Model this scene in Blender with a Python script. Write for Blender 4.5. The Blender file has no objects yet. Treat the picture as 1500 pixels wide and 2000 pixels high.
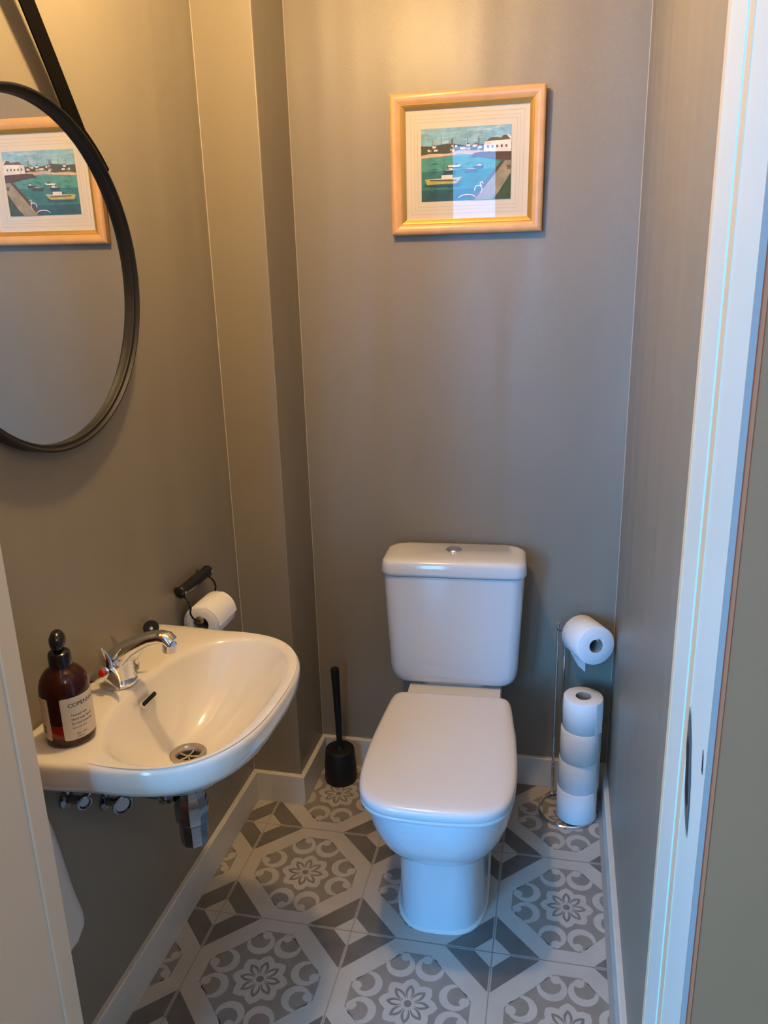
import bpy, bmesh, math, random
from mathutils import Vector, Matrix
random.seed(4)
PI = math.pi
sc = bpy.context.scene
C = sc.collection

# ------------------------------------------------------------------ camera
cam_d = bpy.data.cameras.new('camera'); cam = bpy.data.objects.new('camera', cam_d); C.objects.link(cam)
Rr = Vector((0.97516566, 0.21985092, -0.02678623))
Rd = Vector((0.03666133, -0.27951084, -0.95944236))
Rf = Vector((-0.21842133, 0.93463322, -0.2806294))
m = Matrix((Rr, -Rd, -Rf)).transposed().to_4x4()
m.translation = Vector((0.69166251, -2.03912984, 1.43343156))
cam.matrix_world = m
cam_d.sensor_fit = 'VERTICAL'; cam_d.sensor_height = 36.0; cam_d.lens = 1524.545 * 36 / 2000
cam_d.clip_start = 0.01
sc.camera = cam

# ------------------------------------------------------------------ world, lights, exposure
w = bpy.data.worlds.new('world'); sc.world = w; w.use_nodes = True
bgn = w.node_tree.nodes['Background']; bgn.inputs[0].default_value = (0.45, 0.65, 1, 1); bgn.inputs[1].default_value = 1.0
sc.view_settings.view_transform = 'Standard'; sc.view_settings.look = 'None'
sc.view_settings.exposure = 0.0; sc.view_settings.gamma = 1.0; sc.view_settings.use_curve_mapping = False
try:
    sc.cycles.use_denoising = True; sc.cycles.max_bounces = 10; sc.cycles.caustics_reflective = True
    sc.cycles.sample_clamp_indirect = 4.0
except Exception: pass

def area(name, loc, rot, sx, sy, power, col):
    l = bpy.data.lights.new(name, 'AREA'); l.shape = 'RECTANGLE'; l.size = sx; l.size_y = sy
    l.energy = power; l.color = col
    o = bpy.data.objects.new(name, l); C.objects.link(o); o.location = loc; o.rotation_euler = rot
    return o
# daylight through the hall's glazed door and window (light faces +Y)
area('daylight_door', (0.04, -3.78, 1.28), (PI/2, 0, 0), 0.29, 1.56, 24, (0.12, 0.46, 1.0))
area('daylight_window', (-1.0, -3.78, 1.45), (PI/2, 0, 0), 1.0, 1.3, 185, (0.09, 0.42, 1.0))
LAMP = (0.20, -0.86, 2.19)
HALL_FILL = (1.35, -2.35, 2.19)  # added bulb, out of view, to warm the left jamb and hall wall

# ------------------------------------------------------------------ materials
def mat(name, col, rough=0.5, metal=0.0, noise=0.0, nscale=8.0, bump=0.0, bscale=200.0, coat=0.0, spec=0.5, **kw):
    M = bpy.data.materials.new(name); M.use_nodes = True
    nt = M.node_tree; b = nt.nodes['Principled BSDF']
    b.inputs['Base Color'].default_value = (*col, 1); b.inputs['Roughness'].default_value = rough
    b.inputs['Metallic'].default_value = metal; b.inputs['Specular IOR Level'].default_value = spec
    if coat: b.inputs['Coat Weight'].default_value = coat; b.inputs['Coat Roughness'].default_value = 0.05
    for k, v in kw.items():
        b.inputs[k.replace('_', ' ')].default_value = v
    tc = nt.nodes.new('ShaderNodeTexCoord')
    if noise:
        n = nt.nodes.new('ShaderNodeTexNoise'); n.inputs['Scale'].default_value = nscale; n.inputs['Detail'].default_value = 5
        nt.links.new(tc.outputs['Object'], n.inputs['Vector'])
        r = nt.nodes.new('ShaderNodeMapRange'); r.inputs['From Min'].default_value = 0.3; r.inputs['From Max'].default_value = 0.7
        r.inputs['To Min'].default_value = 1 - noise; r.inputs['To Max'].default_value = 1 + noise
        nt.links.new(n.outputs['Fac'], r.inputs['Value'])
        mx = nt.nodes.new('ShaderNodeVectorMath'); mx.operation = 'SCALE'; mx.inputs[0].default_value = col
        nt.links.new(r.outputs[0], mx.inputs['Scale']); nt.links.new(mx.outputs[0], b.inputs['Base Color'])
    if bump:
        n = nt.nodes.new('ShaderNodeTexNoise'); n.inputs['Scale'].default_value = bscale; n.inputs['Detail'].default_value = 3
        nt.links.new(tc.outputs['Object'], n.inputs['Vector'])
        bp = nt.nodes.new('ShaderNodeBump'); bp.inputs['Strength'].default_value = bump; bp.inputs['Distance'].default_value = 0.002
        nt.links.new(n.outputs['Fac'], bp.inputs['Height']); nt.links.new(bp.outputs[0], b.inputs['Normal'])
    return M

def wall_mat():
    """taupe silk paint: fine roller texture and long vertical roller waves"""
    M = mat('taupe_silk_paint', (0.235, 0.205, 0.155), rough=0.40, noise=0.03, nscale=2.5)
    nt = M.node_tree; b = nt.nodes['Principled BSDF']
    tc = nt.nodes.new('ShaderNodeTexCoord')
    mp = nt.nodes.new('ShaderNodeMapping'); mp.inputs['Scale'].default_value = (7, 7, 0.9)
    nt.links.new(tc.outputs['Object'], mp.inputs['Vector'])
    n1 = nt.nodes.new('ShaderNodeTexNoise'); n1.inputs['Scale'].default_value = 1.0; n1.inputs['Detail'].default_value = 1
    nt.links.new(mp.outputs[0], n1.inputs['Vector'])
    b1 = nt.nodes.new('ShaderNodeBump'); b1.inputs['Strength'].default_value = 0.5; b1.inputs['Distance'].default_value = 0.02
    nt.links.new(n1.outputs['Fac'], b1.inputs['Height'])
    n2 = nt.nodes.new('ShaderNodeTexNoise'); n2.inputs['Scale'].default_value = 260; n2.inputs['Detail'].default_value = 3
    nt.links.new(tc.outputs['Object'], n2.inputs['Vector'])
    b2 = nt.nodes.new('ShaderNodeBump'); b2.inputs['Strength'].default_value = 0.12; b2.inputs['Distance'].default_value = 0.002
    nt.links.new(n2.outputs['Fac'], b2.inputs['Height']); nt.links.new(b1.outputs[0], b2.inputs['Normal'])
    nt.links.new(b2.outputs[0], b.inputs['Normal'])
    return M
M_WALL = wall_mat()
M_CAULK = mat('pale_caulk', (0.42, 0.36, 0.28), 0.4)
M_CEIL = mat('ceiling_paint', (0.75, 0.72, 0.66), 0.7)
M_HALLWALL = mat('hall_beige_paint', (0.34, 0.155, 0.066), 0.7, noise=0.03)
M_HALLFLOOR = mat('hall_floor', (0.34, 0.28, 0.22), 0.12, noise=0.1)
M_TRIM = mat('white_gloss_trim', (0.62, 0.59, 0.52), 0.3, noise=0.04, nscale=20)
M_TRIM2 = mat('cream_gloss_trim', (0.62, 0.54, 0.42), 0.3, noise=0.04, nscale=20)
M_JAMB = mat('white_eggshell_woodwork', (0.72, 0.70, 0.60), 0.35, bump=0.15, bscale=60)
M_JAMB2 = mat('cream_eggshell_woodwork', (0.66, 0.58, 0.46), 0.4)  # white woodwork with warm light mixed into its colour
M_PINE = mat('bare_brown_edge', (0.50, 0.17, 0.07), 0.7)
M_EDGEGREY = mat('worn_grey_edge', (0.34, 0.30, 0.26), 0.6)  # grey, darker than the jamb woodwork
M_WARMLIT = mat('yellowed_gloss', (0.80, 0.56, 0.34), 0.35)  # white paint with warm lamplight put into its colour
M_CER = mat('white_ceramic', (0.68, 0.69, 0.69), 0.12, coat=0.5)
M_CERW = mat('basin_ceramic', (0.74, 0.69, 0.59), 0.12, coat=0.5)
M_SEAT = mat('white_seat_plastic', (0.70, 0.67, 0.64), 0.22)
M_SIL = mat('silicone_bead', (0.75, 0.72, 0.66), 0.5)
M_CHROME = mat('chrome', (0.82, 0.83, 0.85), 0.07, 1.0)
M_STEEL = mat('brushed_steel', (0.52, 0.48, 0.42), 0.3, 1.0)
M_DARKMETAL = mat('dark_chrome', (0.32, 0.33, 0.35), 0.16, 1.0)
M_BLACK = mat('matt_black', (0.009, 0.009, 0.010), 0.5, spec=0.3)
M_BLACKGL = mat('black_gloss', (0.008, 0.008, 0.009), 0.18)
M_DARKPLATE = mat('worn_strike_metal', (0.16, 0.15, 0.14), 0.5, 0.6)
M_HOLE = mat('dark_hole', (0.006, 0.005, 0.004), 0.8)
M_LEATHER = mat('black_leather', (0.004, 0.0035, 0.003), 0.9, bump=0.3, bscale=300, spec=0.03)
M_RED = mat('red_cap', (0.5, 0.01, 0.01), 0.3)
M_BLUE = mat('blue_cap', (0.02, 0.05, 0.4), 0.3)
M_BRASS = mat('brass', (0.65, 0.47, 0.22), 0.3, 1.0)
M_PAPER = mat('tissue_paper', (0.84, 0.83, 0.81), 0.95, bump=0.6, bscale=350)
M_CARD = mat('cardboard_core', (0.32, 0.27, 0.22), 0.9)
M_TOWEL = mat('cream_terry', (0.72, 0.66, 0.60), 1.0, bump=1.0, bscale=500)
M_WOOD = mat('pale_frame_wood', (0.62, 0.36, 0.16), 0.32, noise=0.08, nscale=30)
M_GOLD = mat('gold_slip', (0.80, 0.52, 0.16), 0.32, 0.85)
M_MAT = mat('cream_mount_board', (0.66, 0.60, 0.50), 0.85)
M_MATLINE = mat('mount_ink_line', (0.38, 0.33, 0.25), 0.85)
M_MIRROR = mat('mirror_silver', (0.88, 0.89, 0.86), 0.005, 1.0)
M_AMBER = mat('amber_plastic', (0.028, 0.004, 0.004), 0.14, spec=0.4)
M_LABEL = mat('cream_label', (0.66, 0.58, 0.45), 0.6)
M_INK = mat('label_ink', (0.05, 0.03, 0.03), 0.6)
M_SOAP = mat('red_soap_band', (0.22, 0.012, 0.006), 0.15)
M_BULB = bpy.data.materials.new('warm_bulb'); M_BULB.use_nodes = True
_b = M_BULB.node_tree.nodes['Principled BSDF']; _b.inputs['Base Color'].default_value = (1, .9, .8, 1)
_b.inputs['Emission Color'].default_value = (1.0, 0.66, 0.29, 1); _b.inputs['Emission Strength'].default_value = 470
M_BULB2 = M_BULB.copy(); M_BULB2.name = 'hall_bulb'
_b = M_BULB2.node_tree.nodes['Principled BSDF']; _b.inputs['Emission Color'].default_value = (1.0, 0.72, 0.42, 1); _b.inputs['Emission Strength'].default_value = 170
def glass_mat():
    M = bpy.data.materials.new('picture_glass'); M.use_nodes = True; nt = M.node_tree
    for n in list(nt.nodes): nt.nodes.remove(n)
    o = nt.nodes.new('ShaderNodeOutputMaterial'); t = nt.nodes.new('ShaderNodeBsdfTransparent'); g = nt.nodes.new('ShaderNodeBsdfGlossy')
    g.inputs['Roughness'].default_value = 0.01; f = nt.nodes.new('ShaderNodeFresnel'); f.inputs[0].default_value = 1.5
    mx = nt.nodes.new('ShaderNodeMixShader'); nt.links.new(f.outputs[0], mx.inputs[0]); nt.links.new(t.outputs[0], mx.inputs[1])
    nt.links.new(g.outputs[0], mx.inputs[2]); nt.links.new(mx.outputs[0], o.inputs[0])
    return M
M_GLASS = glass_mat()

# ------------------------------------------------------------------ mesh helpers
class MB:
    """collects shapes for ONE mesh object"""
    def __init__(s): s.v = []; s.f = []; s.m = []
    def add(s, vs, fs, mi=0):
        k = len(s.v); s.v += [tuple(v) for v in vs]
        for f in fs: s.f.append(tuple(i + k for i in f)); s.m.append(mi)
        return s
    def box(s, a, b, mi=0):
        x0, y0, z0 = a; x1, y1, z1 = b
        vs = [(x0,y0,z0),(x1,y0,z0),(x1,y1,z0),(x0,y1,z0),(x0,y0,z1),(x1,y0,z1),(x1,y1,z1),(x0,y1,z1)]
        return s.add(vs, [(0,3,2,1),(4,5,6,7),(0,1,5,4),(1,2,6,5),(2,3,7,6),(3,0,4,7)], mi)
    def loft(s, rings, cap0=True, cap1=True, mi=0, closed=True):
        n = len(rings[0]); vs = [p for r in rings for p in r]; fs = []
        for i in range(len(rings) - 1):
            for j in range(n if closed else n - 1):
                a, b = i*n + j, i*n + (j+1) % n
                fs.append((a, b, b + n, a + n))
        if cap0: fs.append(tuple(range(n))[::-1])
        if cap1: fs.append(tuple((len(rings)-1)*n + j for j in range(n)))
        return s.add(vs, fs, mi)
    def lathe(s, prof, seg=48, M=None, mi=0, cap0=True, cap1=True):
        rings = []
        for r, z in prof:
            ring = [Vector((r*math.cos(2*PI*k/seg), r*math.sin(2*PI*k/seg), z)) for k in range(seg)]
            if M is not None: ring = [M @ p for p in ring]
            rings.append(ring)
        return s.loft(rings, cap0, cap1, mi)
    def tube(s, path, r, seg=12, mi=0, flat=None):
        """round tube (or flat band of half sizes flat=(a,b)) along a path"""
        P = [Vector(p) for p in path]; rings = []
        up = Vector((0, 0, 1)); prev = None
        for i, p in enumerate(P):
            t = ((P[min(i+1, len(P)-1)] - P[max(i-1, 0)])).normalized()
            if prev is None:
                u = t.cross(up); u = u.normalized() if u.length > 1e-3 else Vector((1,0,0))
            else:
                u = (prev - t*prev.dot(t)).normalized()
            prev = u; v = t.cross(u).normalized()
            rr = r[i] if isinstance(r, (list, tuple)) else r
            rings.append([p + u*(rr*math.cos(2*PI*k/seg)) + v*(rr*math.sin(2*PI*k/seg)) for k in range(seg)])
        return s.loft(rings, True, True, mi)
    def build(s, name, mats, parent=None, smooth=True, angle=35, bevel=0, bseg=3, loc=None, subsurf=0):
        me = bpy.data.meshes.new(name); me.from_pydata(s.v, [], s.f)
        mats = mats if isinstance(mats, (list, tuple)) else [mats]
        for x in mats: me.materials.append(x)
        me.polygons.foreach_set('material_index', s.m)
        me.validate()
        bm = bmesh.new(); bm.from_mesh(me); bmesh.ops.recalc_face_normals(bm, faces=bm.faces); bm.to_mesh(me); bm.free()
        if smooth:
            me.shade_smooth(); me.set_sharp_from_angle(angle=math.radians(angle))
        o = bpy.data.objects.new(name, me); C.objects.link(o)
        if parent is not None: o.parent = parent
        if loc is not None: o.location = loc
        if bevel:
            md = o.modifiers.new('bevel', 'BEVEL'); md.width = bevel; md.segments = bseg; md.limit_method = 'ANGLE'; md.angle_limit = math.radians(40)
            md.harden_normals = False
        if subsurf:
            md = o.modifiers.new('sub', 'SUBSURF'); md.levels = subsurf; md.render_levels = subsurf
        return o

def tag(o, label, cat, group=None):
    o['label'] = label; o['category'] = cat
    if group: o['group'] = group
    return o
def thing(name, label, cat, loc=(0,0,0), rot=(0,0,0), group=None):
    o = bpy.data.objects.new(name, None); C.objects.link(o); o.location = loc; o.rotation_euler = rot
    o.empty_display_size = 0.05
    return tag(o, label, cat, group)
def struct(o): o['kind'] = 'structure'; return o
def ML(z, rot='z'): return Matrix.Translation(z)
def axis_m(o, d):
    """matrix placing local +Z along d at o"""
    d = Vector(d).normalized(); q = Vector((0,0,1)).rotation_difference(d)
    return Matrix.Translation(Vector(o)) @ q.to_matrix().to_4x4()
def spline(pts, n=8):
    """catmull-rom through points"""
    P = [Vector(p) for p in pts]; out = []
    for i in range(len(P)-1):
        a, b, c, d = P[max(i-1,0)], P[i], P[i+1], P[min(i+2, len(P)-1)]
        for k in range(n):
            t = k/n
            out.append(0.5*((2*b) + (c-a)*t + (2*a-5*b+4*c-d)*t*t + (3*b-a-3*c+d)*t**3))
    out.append(P[-1]); return out
def sup(t, W, Lf, Lb, n):
    """superellipse point; front (-y) length Lf, back (+y) length Lb"""
    c, s_ = math.cos(t), math.sin(t)
    x = W*math.copysign(abs(c)**(2/n), c); y = math.copysign(abs(s_)**(2/n), s_)
    return x, (y*Lb if y > 0 else y*Lf)

# ------------------------------------------------------------------ the room
XL, XR, YF, YO, H = -0.143, 0.852, -1.25, -1.445, 2.42
BX, BY = 0.0, -0.213             # boxing corner
JL, JR = 0.0175, 0.815           # opening between the jambs
HB, TB = 0.093, 0.013

# patterned tile floor, one object
T, TA, OX, OY = 0.324, 0.01164, -0.06817, -0.32082
M_T1 = mat('tile_pale', (0.46, 0.42, 0.36), 0.33, noise=0.06, nscale=14, bump=0.08, bscale=90)
M_T2 = mat('tile_taupe', (0.245, 0.215, 0.178), 0.36, noise=0.10, nscale=22)
M_T3 = mat('tile_slate', (0.145, 0.132, 0.115), 0.36, noise=0.14, nscale=18)
M_T4 = mat('tile_line', (0.38, 0.345, 0.30), 0.4)
M_GROUT = mat('tile_grout', (0.30, 0.27, 0.235), 0.85)
def tiles():
    b = MB(); g = 0.0011/T
    def quadr(p, z, mi, ci, cj):
        vs = []
        for (x, y) in p:
            X = (ci + .5 + x)*T; Y = -(cj + .5)*T + y*T
            vs.append((OX + math.cos(TA)*X - math.sin(TA)*Y, OY + math.sin(TA)*X + math.cos(TA)*Y, z))
        b.add(vs, [tuple(range(len(vs)))], mi)
    disc = lambda cx, cy, r, n=28: [(cx + r*math.cos(2*PI*k/n), cy + r*math.sin(2*PI*k/n)) for k in range(n)]
    # one scroll left of the north axis
    ring = disc(-.0995, .285, .0975, 40)
    inner = []
    for k in range(40):
        a = math.radians(180 + k*(290)/39)
        inner.append((-.108 + .068*math.cos(a), .303 + .064*math.sin(a)))
    inner = [p for p in inner]
    inner += [(-.094, .374), (-.116, .371), (-.199, .288)]
    ball = disc(-.074, .354, .0335, 20)
    def star(rt, rv, rot=0.0, bulge=0.0):
        out = []
        for k in range(8):
            a = k*PI/4 + rot
            out.append((rt*math.cos(a), rt*math.sin(a)))
            for f_, rr in ((.12, .955), (.28, .90), ) if bulge else ():
                out.append((rt*rr*math.cos(a + f_*PI/4), rt*rr*math.sin(a + f_*PI/4)))
            out.append((rv*math.cos(a + PI/8), rv*math.sin(a + PI/8)))
            for f_, rr in ((.72, .90), (.88, .955)) if bulge else ():
                out.append((rt*rr*math.cos(a + f_*PI/4), rt*rr*math.sin(a + f_*PI/4)))
        return out
    def petal(r0, r1, wd, a):
        pts = []
        for k in range(9):
            t = k/8; r = r0 + (r1-r0)*t; h = wd*math.sin(PI*t)**.8*(1.0 if t < .5 else 1.0)
            pts.append((r, h))
        for k in range(7, 0, -1):
            t = k/8; r = r0 + (r1-r0)*t; pts.append((r, -wd*math.sin(PI*t)**.8))
        return [(x*math.cos(a)-y*math.sin(a), x*math.sin(a)+y*math.cos(a)) for x, y in pts]
    for ci in range(-2, 4):
        for cj in range(-1, 3):
            e = .5 - g
            quadr([(-e,-e),(e,-e),(e,e),(-e,e)], 0.0, 0, ci, cj)
            o_, q = .395, .09
            quadr([(-q,-o_),(q,-o_),(o_,-q),(o_,q),(q,o_),(-q,o_),(-o_,q),(-o_,-q)], .00008, 1, ci, cj)
            for r in range(4):
                for fl in (1, -1):
                    c, s_ = [(1,0),(0,1),(-1,0),(0,-1)][r]
                    tr = lambda P: [((x*fl)*c - y*s_, (x*fl)*s_ + y*c) for x, y in P]
                    quadr(tr(ring), .00016, 0, ci, cj); quadr(tr(inner), .00024, 1, ci, cj); quadr(tr(ball), .00032, 0, ci, cj)
            quadr(star(.192, .151, 0, 1), .00024, 0, ci, cj)
            for k in range(8): quadr(petal(.03, .143, .029, k*PI/4), .00030, 2 if False else 4, ci, cj)
            for k in range(8): quadr(petal(.026, .118, .0135, k*PI/4), .00038, 0, ci, cj)
            quadr(disc(0, 0, .026, 18), .00044, 4, ci, cj)
            ro, ri, lw = .323, .125, .007
            for sx in (1, -1):
                for sy in (1, -1):
                    P = lambda L: [((.5 - g - 0.0 - u)*sx, (.5 - g - v)*sy) for u, v in L]
                    quadr(P([(ri, 0), (ro, 0), (0, ro), (0, ri)]), .00010, 2, ci, cj)
                    quadr(P([(ri, 0), (ro, 0), (ro-lw, lw), (ri, lw)]), .00018, 3, ci, cj)
                    quadr(P([(0, ri), (0, ro), (lw, ro-lw), (lw, ri)]), .00018, 3, ci, cj)
    # grout bed and the concrete below
    b.box((XL-.02, YO, -.06), (XR+.06, .02, -.0008), 5)
    return b
M_T5 = mat('tile_flower_line', (0.20, 0.172, 0.14), 0.36, noise=0.08, nscale=22)
fl = tiles().build('floor', [M_T1, M_T2, M_T3, M_T4, M_T5, M_GROUT], smooth=False)
struct(fl)
# trim the floor to the room
bm = bmesh.new(); bm.from_mesh(fl.data)
for co, no in (((XL-.015,0,0),(-1,0,0)), ((XR+.03,0,0),(1,0,0)), ((0,.012,0),(0,1,0)), ((0,YO,0),(0,-1,0))):
    bmesh.ops.bisect_plane(bm, geom=bm.verts[:]+bm.edges[:]+bm.faces[:], plane_co=co, plane_no=no, clear_outer=True)
bm.to_mesh(fl.data); bm.free()

struct(MB().box((XL-.1, -1.40, 0), (XL, .1, H)).build('wall_left', M_WALL, smooth=False))
struct(MB().box((XL-.1, 0, -.0), (XR+.1, .1, H)).build('wall_back', M_WALL, smooth=False))
struct(MB().box((XR, YF-.0, 0), (XR+.1, .1, H)).build('wall_right', M_WALL, smooth=False))
struct(MB().box((XL, BY, 0), (BX, 0, H)).build('wall_corner_boxing', M_WALL, smooth=True, bevel=.0025))
# front wall of the toilet room, with the door opening (its hall face is the beige wall)
wf = MB()
wf.box((-1.9, YO, 0), (JL-.03, YF, H)); wf.box((JR+.0055, YO, 0), (1.75, YF, H)); wf.box((JL-.03, YO, 2.06), (JR+.0055, YF, H))
struct(wf.build('wall_front', M_HALLWALL, smooth=False))
struct(MB().box((XL-.1, YF-.15, H), (XR+.1, .1, H+.08)).build('ceiling', M_CEIL, smooth=False))
# the hall behind the camera
struct(MB().box((-1.9, -3.95, -.06), (1.75, YO, 0)).build('floor_hall', M_HALLFLOOR, smooth=False))
struct(MB().box((-1.9, -3.95, H), (1.75, YO, H+.08)).build('ceiling_hall', M_CEIL, smooth=False))
struct(MB().box((-2.0, -3.95, 0), (-1.9, YO, H)).build('wall_hall_left', M_HALLWALL, smooth=False))
struct(MB().box((1.75, -3.95, 0), (1.85, YO, H)).build('wall_hall_right', M_HALLWALL, smooth=False))
hb = MB()   # hall back wall with openings for a glazed door (x -.2...28) and a window (x -1.5..-.5)
hb.box((-1.9, -3.95, 0), (-1.52, -3.82, H)); hb.box((-1.52, -3.95, 0), (-.48, -3.82, .78)); hb.box((-1.52, -3.95, 2.12), (-.48, -3.82, H))
hb.box((-.48, -3.95, 0), (-.22, -3.82, H)); hb.box((-.22, -3.95, 2.2), (.30, -3.82, H)); hb.box((.30, -3.95, 0), (1.75, -3.82, H))
struct(hb.build('wall_hall_back', M_HALLWALL, smooth=False))
def frame_rect(x0, x1, z0, z1, y0, y1, wd):
    b = MB(); b.box((x0,y0,z0),(x0+wd,y1,z1)); b.box((x1-wd,y0,z0),(x1,y1,z1)); b.box((x0+wd,y0,z1-wd),(x1-wd,y1,z1)); b.box((x0+wd,y0,z0),(x1-wd,y1,z0+wd)); return b
d2 = struct(frame_rect(-.22, .30, 0, 2.2, -3.90, -3.80, .05).build('door_2', M_JAMB, smooth=False))
dl = frame_rect(-.17, .25, .02, 2.15, -3.88, -3.80, .065).box((-.105, -3.88, .085), (.185, -3.80, .48)).build('door_leaf', M_JAMB, d2, smooth=False)
struct(frame_rect(-1.52, -.48, .78, 2.12, -3.90, -3.80, .02).build('window_1', M_JAMB, smooth=False))

# ------------------------------------------------------------------ skirting
def skirt(name, path):
    """path: floor polyline of wall-side points and room-side points -> mitred board with rounded top edge"""
    b = MB(); n = len(path)
    rings = []
    for (wx, wy), (rx, ry) in path:
        e = 0.0022; ux, uy = rx-wx, ry-wy; L = math.hypot(ux, uy); k = (L - e*1.4)/L
        rings.append([(wx, wy, 0.0006), (rx, ry, 0.0006), (rx, ry, HB-e), (wx+ux*k, wy+uy*k, HB), (wx, wy, HB)])
    b.loft(rings); o = b.build(name, M_TRIM, smooth=False); return struct(o)
e = .0004
skirt('baseboard_left', [((XL+e, YF), (XL+TB, YF)), ((XL+e, BY-e), (XL+TB, BY-TB))])
skirt('baseboard_corner', [((XL+e, BY-e), (XL+TB, BY-TB)), ((BX+e, BY-e), (BX+TB, BY-TB)), ((BX+e, -e), (BX+TB, -TB))])
skirt('baseboard_back', [((BX+e, -e), (BX+TB, -TB)), ((XR-e, -e), (XR-TB, -TB))])
skirt('baseboard_right', [((XR-e, -e), (XR-TB, -TB)), ((XR-e, YF), (XR-TB, YF))])
# thin caulk beads in the wall corners (painted seams)
cb = MB()
for (x, y, dx, dy) in ((XL, BY, 1, -1), (BX, 0, 1, -1), (XR, 0, -1, -1)):
    s_ = .0016
    cb.loft([[(x, y, z), (x+dx*s_, y, z), (x, y+dy*s_, z)] for z in (HB, H)])
struct(cb.build('trim_1', M_CAULK, smooth=False))
sb = MB(); s_ = .010   # silicone bead along the right skirting foot
sb.loft([[(XR-TB, y, .0008), (XR-TB-s_, y, .0008), (XR-TB-s_*.35, y, .0045), (XR-TB, y, .009)] for y in (-TB, YF)])
struct(sb.build('trim_2', mat('aged_silicone', (0.30, 0.27, 0.23), 0.4), smooth=True))

# ------------------------------------------------------------------ door frame
door = bpy.data.objects.new('door_1', None); C.objects.link(door); door.location = ((JL+JR)/2, YO, 0); door['kind'] = 'structure'
def dpart(b, name, m_, **k):
    o = b.build(name, m_, door, smooth=False, **k); o.location = (-door.location.x, -door.location.y, 0); return o
# right jamb: inner edge tinted as if lamplit, stop, shallow rebate with the strike plate
ST = YF - .082
dpart(MB().box((JR, ST, 0), (JR+.005, YF-.009, 2.06)), 'door_stop', M_JAMB)
dpart(MB().box((JR-.0005, YF-.0088, 0), (XR-.001, YF+.006, 2.10)), 'inner_trim', M_WARMLIT, bevel=.001)
X1 = JR + .0011
dpart(MB().box((JR+.0008, YO-.0035, 0), (JR+.0052, YO-.0012, 2.06)), 'lining_edge', M_EDGEGREY)
dpart(MB().box((X1, YO-.001, 0), (JR+.005, ST, 2.06)), 'jamb_lining', M_JAMB)
dpart(MB().box((X1-.0007, ST-.026, 0), (X1+.001, ST-.007, 2.06)), 'paint_strip', M_WARMLIT)
dpart(MB().box((JR+.0052, YO-.0015, 0), (JR+.0095, YO+.003, 2.10)), 'bare_edge', M_PINE)
b = MB(); out_ = [(-1.360, 1.055), (-1.378, 1.032), (-1.386, 1.012), (-1.393, .996), (-1.397, .975), (-1.400, .944), (-1.384, .957), (-1.373, .975), (-1.367, 1.0), (-1.360, 1.02)]
b.loft([[(X1-.0008-k*.0004, y, z) for y, z in out_] for k in (0, 1)]); sp_ = dpart(b, 'strike_plate', M_DARKPLATE)
b = MB(); b.loft([[(X1-.0014-k*.0003, y, z) for y, z in [(-1.366, 1.028), (-1.374, 1.022), (-1.392, .974), (-1.387, .968), (-1.377, .980), (-1.364, 1.016)]] for k in (0, 1)]); dpart(b, 'latch_hole', M_HOLE)
b = MB(); b.loft([[(X1-.0002-k*.0004, y, z) for y, z in [(-1.430, 1.055), (-1.4335, 1.05), (-1.436, 1.035), (-1.4325, 1.037)]] for k in (0, 1)]); dpart(b, 'paint_chip', M_HOLE)
# left jamb, warm light tinted into its paint: stop with a small bright edge, then the wide lining
dpart(MB().box((JL-.03, YF-.034, 0), (JL, YF, 2.06)), 'door_stop', M_JAMB2)
dpart(MB().loft([[(JL-.0016, YF-.0342, z), (JL-.0003, YF-.0345, z), (JL+.0001, YF-.0338, z), (JL, YF-.031, z), (JL-.0021, YF-.031, z)] for z in (0, 2.06)]), 'door_stop_edge', M_JAMB)
dpart(MB().box((JL-.034, YO-.012, 0), (JL-.0015, YF-.034, 2.06)), 'jamb_lining', M_JAMB2)
dpart(MB().box((JL-.06, YO-.02, 0), (JL-.008, YO-.0005, 2.10)), 'architrave', M_JAMB2, bevel=.003)
dpart(MB().box((JL-.03, YO-.01, 2.03), (JR+.03, YF, 2.06)), 'head_lining', M_JAMB)

# ------------------------------------------------------------------ ceiling lamp (its own light is the bulb), plus an added hall fill bulb
DZ = LAMP[2] - H          # bulb centre below the ceiling
def pendant(P, label_, mb):
    lt = thing('ceiling_light', label_, 'lamp', (P[0], P[1], H))
    MB().lathe([(.05, -.0005), (.05, -.018), (.004, -.026), (.003, -.03)], 32).build('ceiling_rose', M_CEIL, lt)
    MB().lathe([(.0028, -.024), (.0028, DZ+.10)], 12).build('cord', M_CEIL, lt)
    MB().lathe([(.003, DZ+.105), (.020, DZ+.10), (.022, DZ+.045), (.018, DZ+.042)], 32).build('lamp_holder', M_CEIL, lt)
    MB().lathe([(.001, DZ+.047)] + [(.047*math.sin(a), DZ+.047*math.cos(a)) for a in [PI*k/14 for k in range(1, 14)]] + [(.001, DZ-.047)], 32).build('bulb', mb, lt)
pendant(LAMP, 'warm round bulb on a short cord above the toilet room', M_BULB)
pendant(HALL_FILL, 'warm round bulb on a short cord in the hall outside the door', M_BULB2)

# ------------------------------------------------------------------ toilet
tl = thing('toilet', 'white close-coupled toilet with closed lid against the back wall', 'toilet', (.4285, -.028, 0), (0, 0, .05))
N = 72
def ring_se(W, Lf, Lb, n, cy, z, nn=N): 
    out = []
    for k in range(nn):
        x, y = sup(2*PI*k/nn, W, Lf, Lb, n); out.append((x, cy + y, z))
    return out
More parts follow.
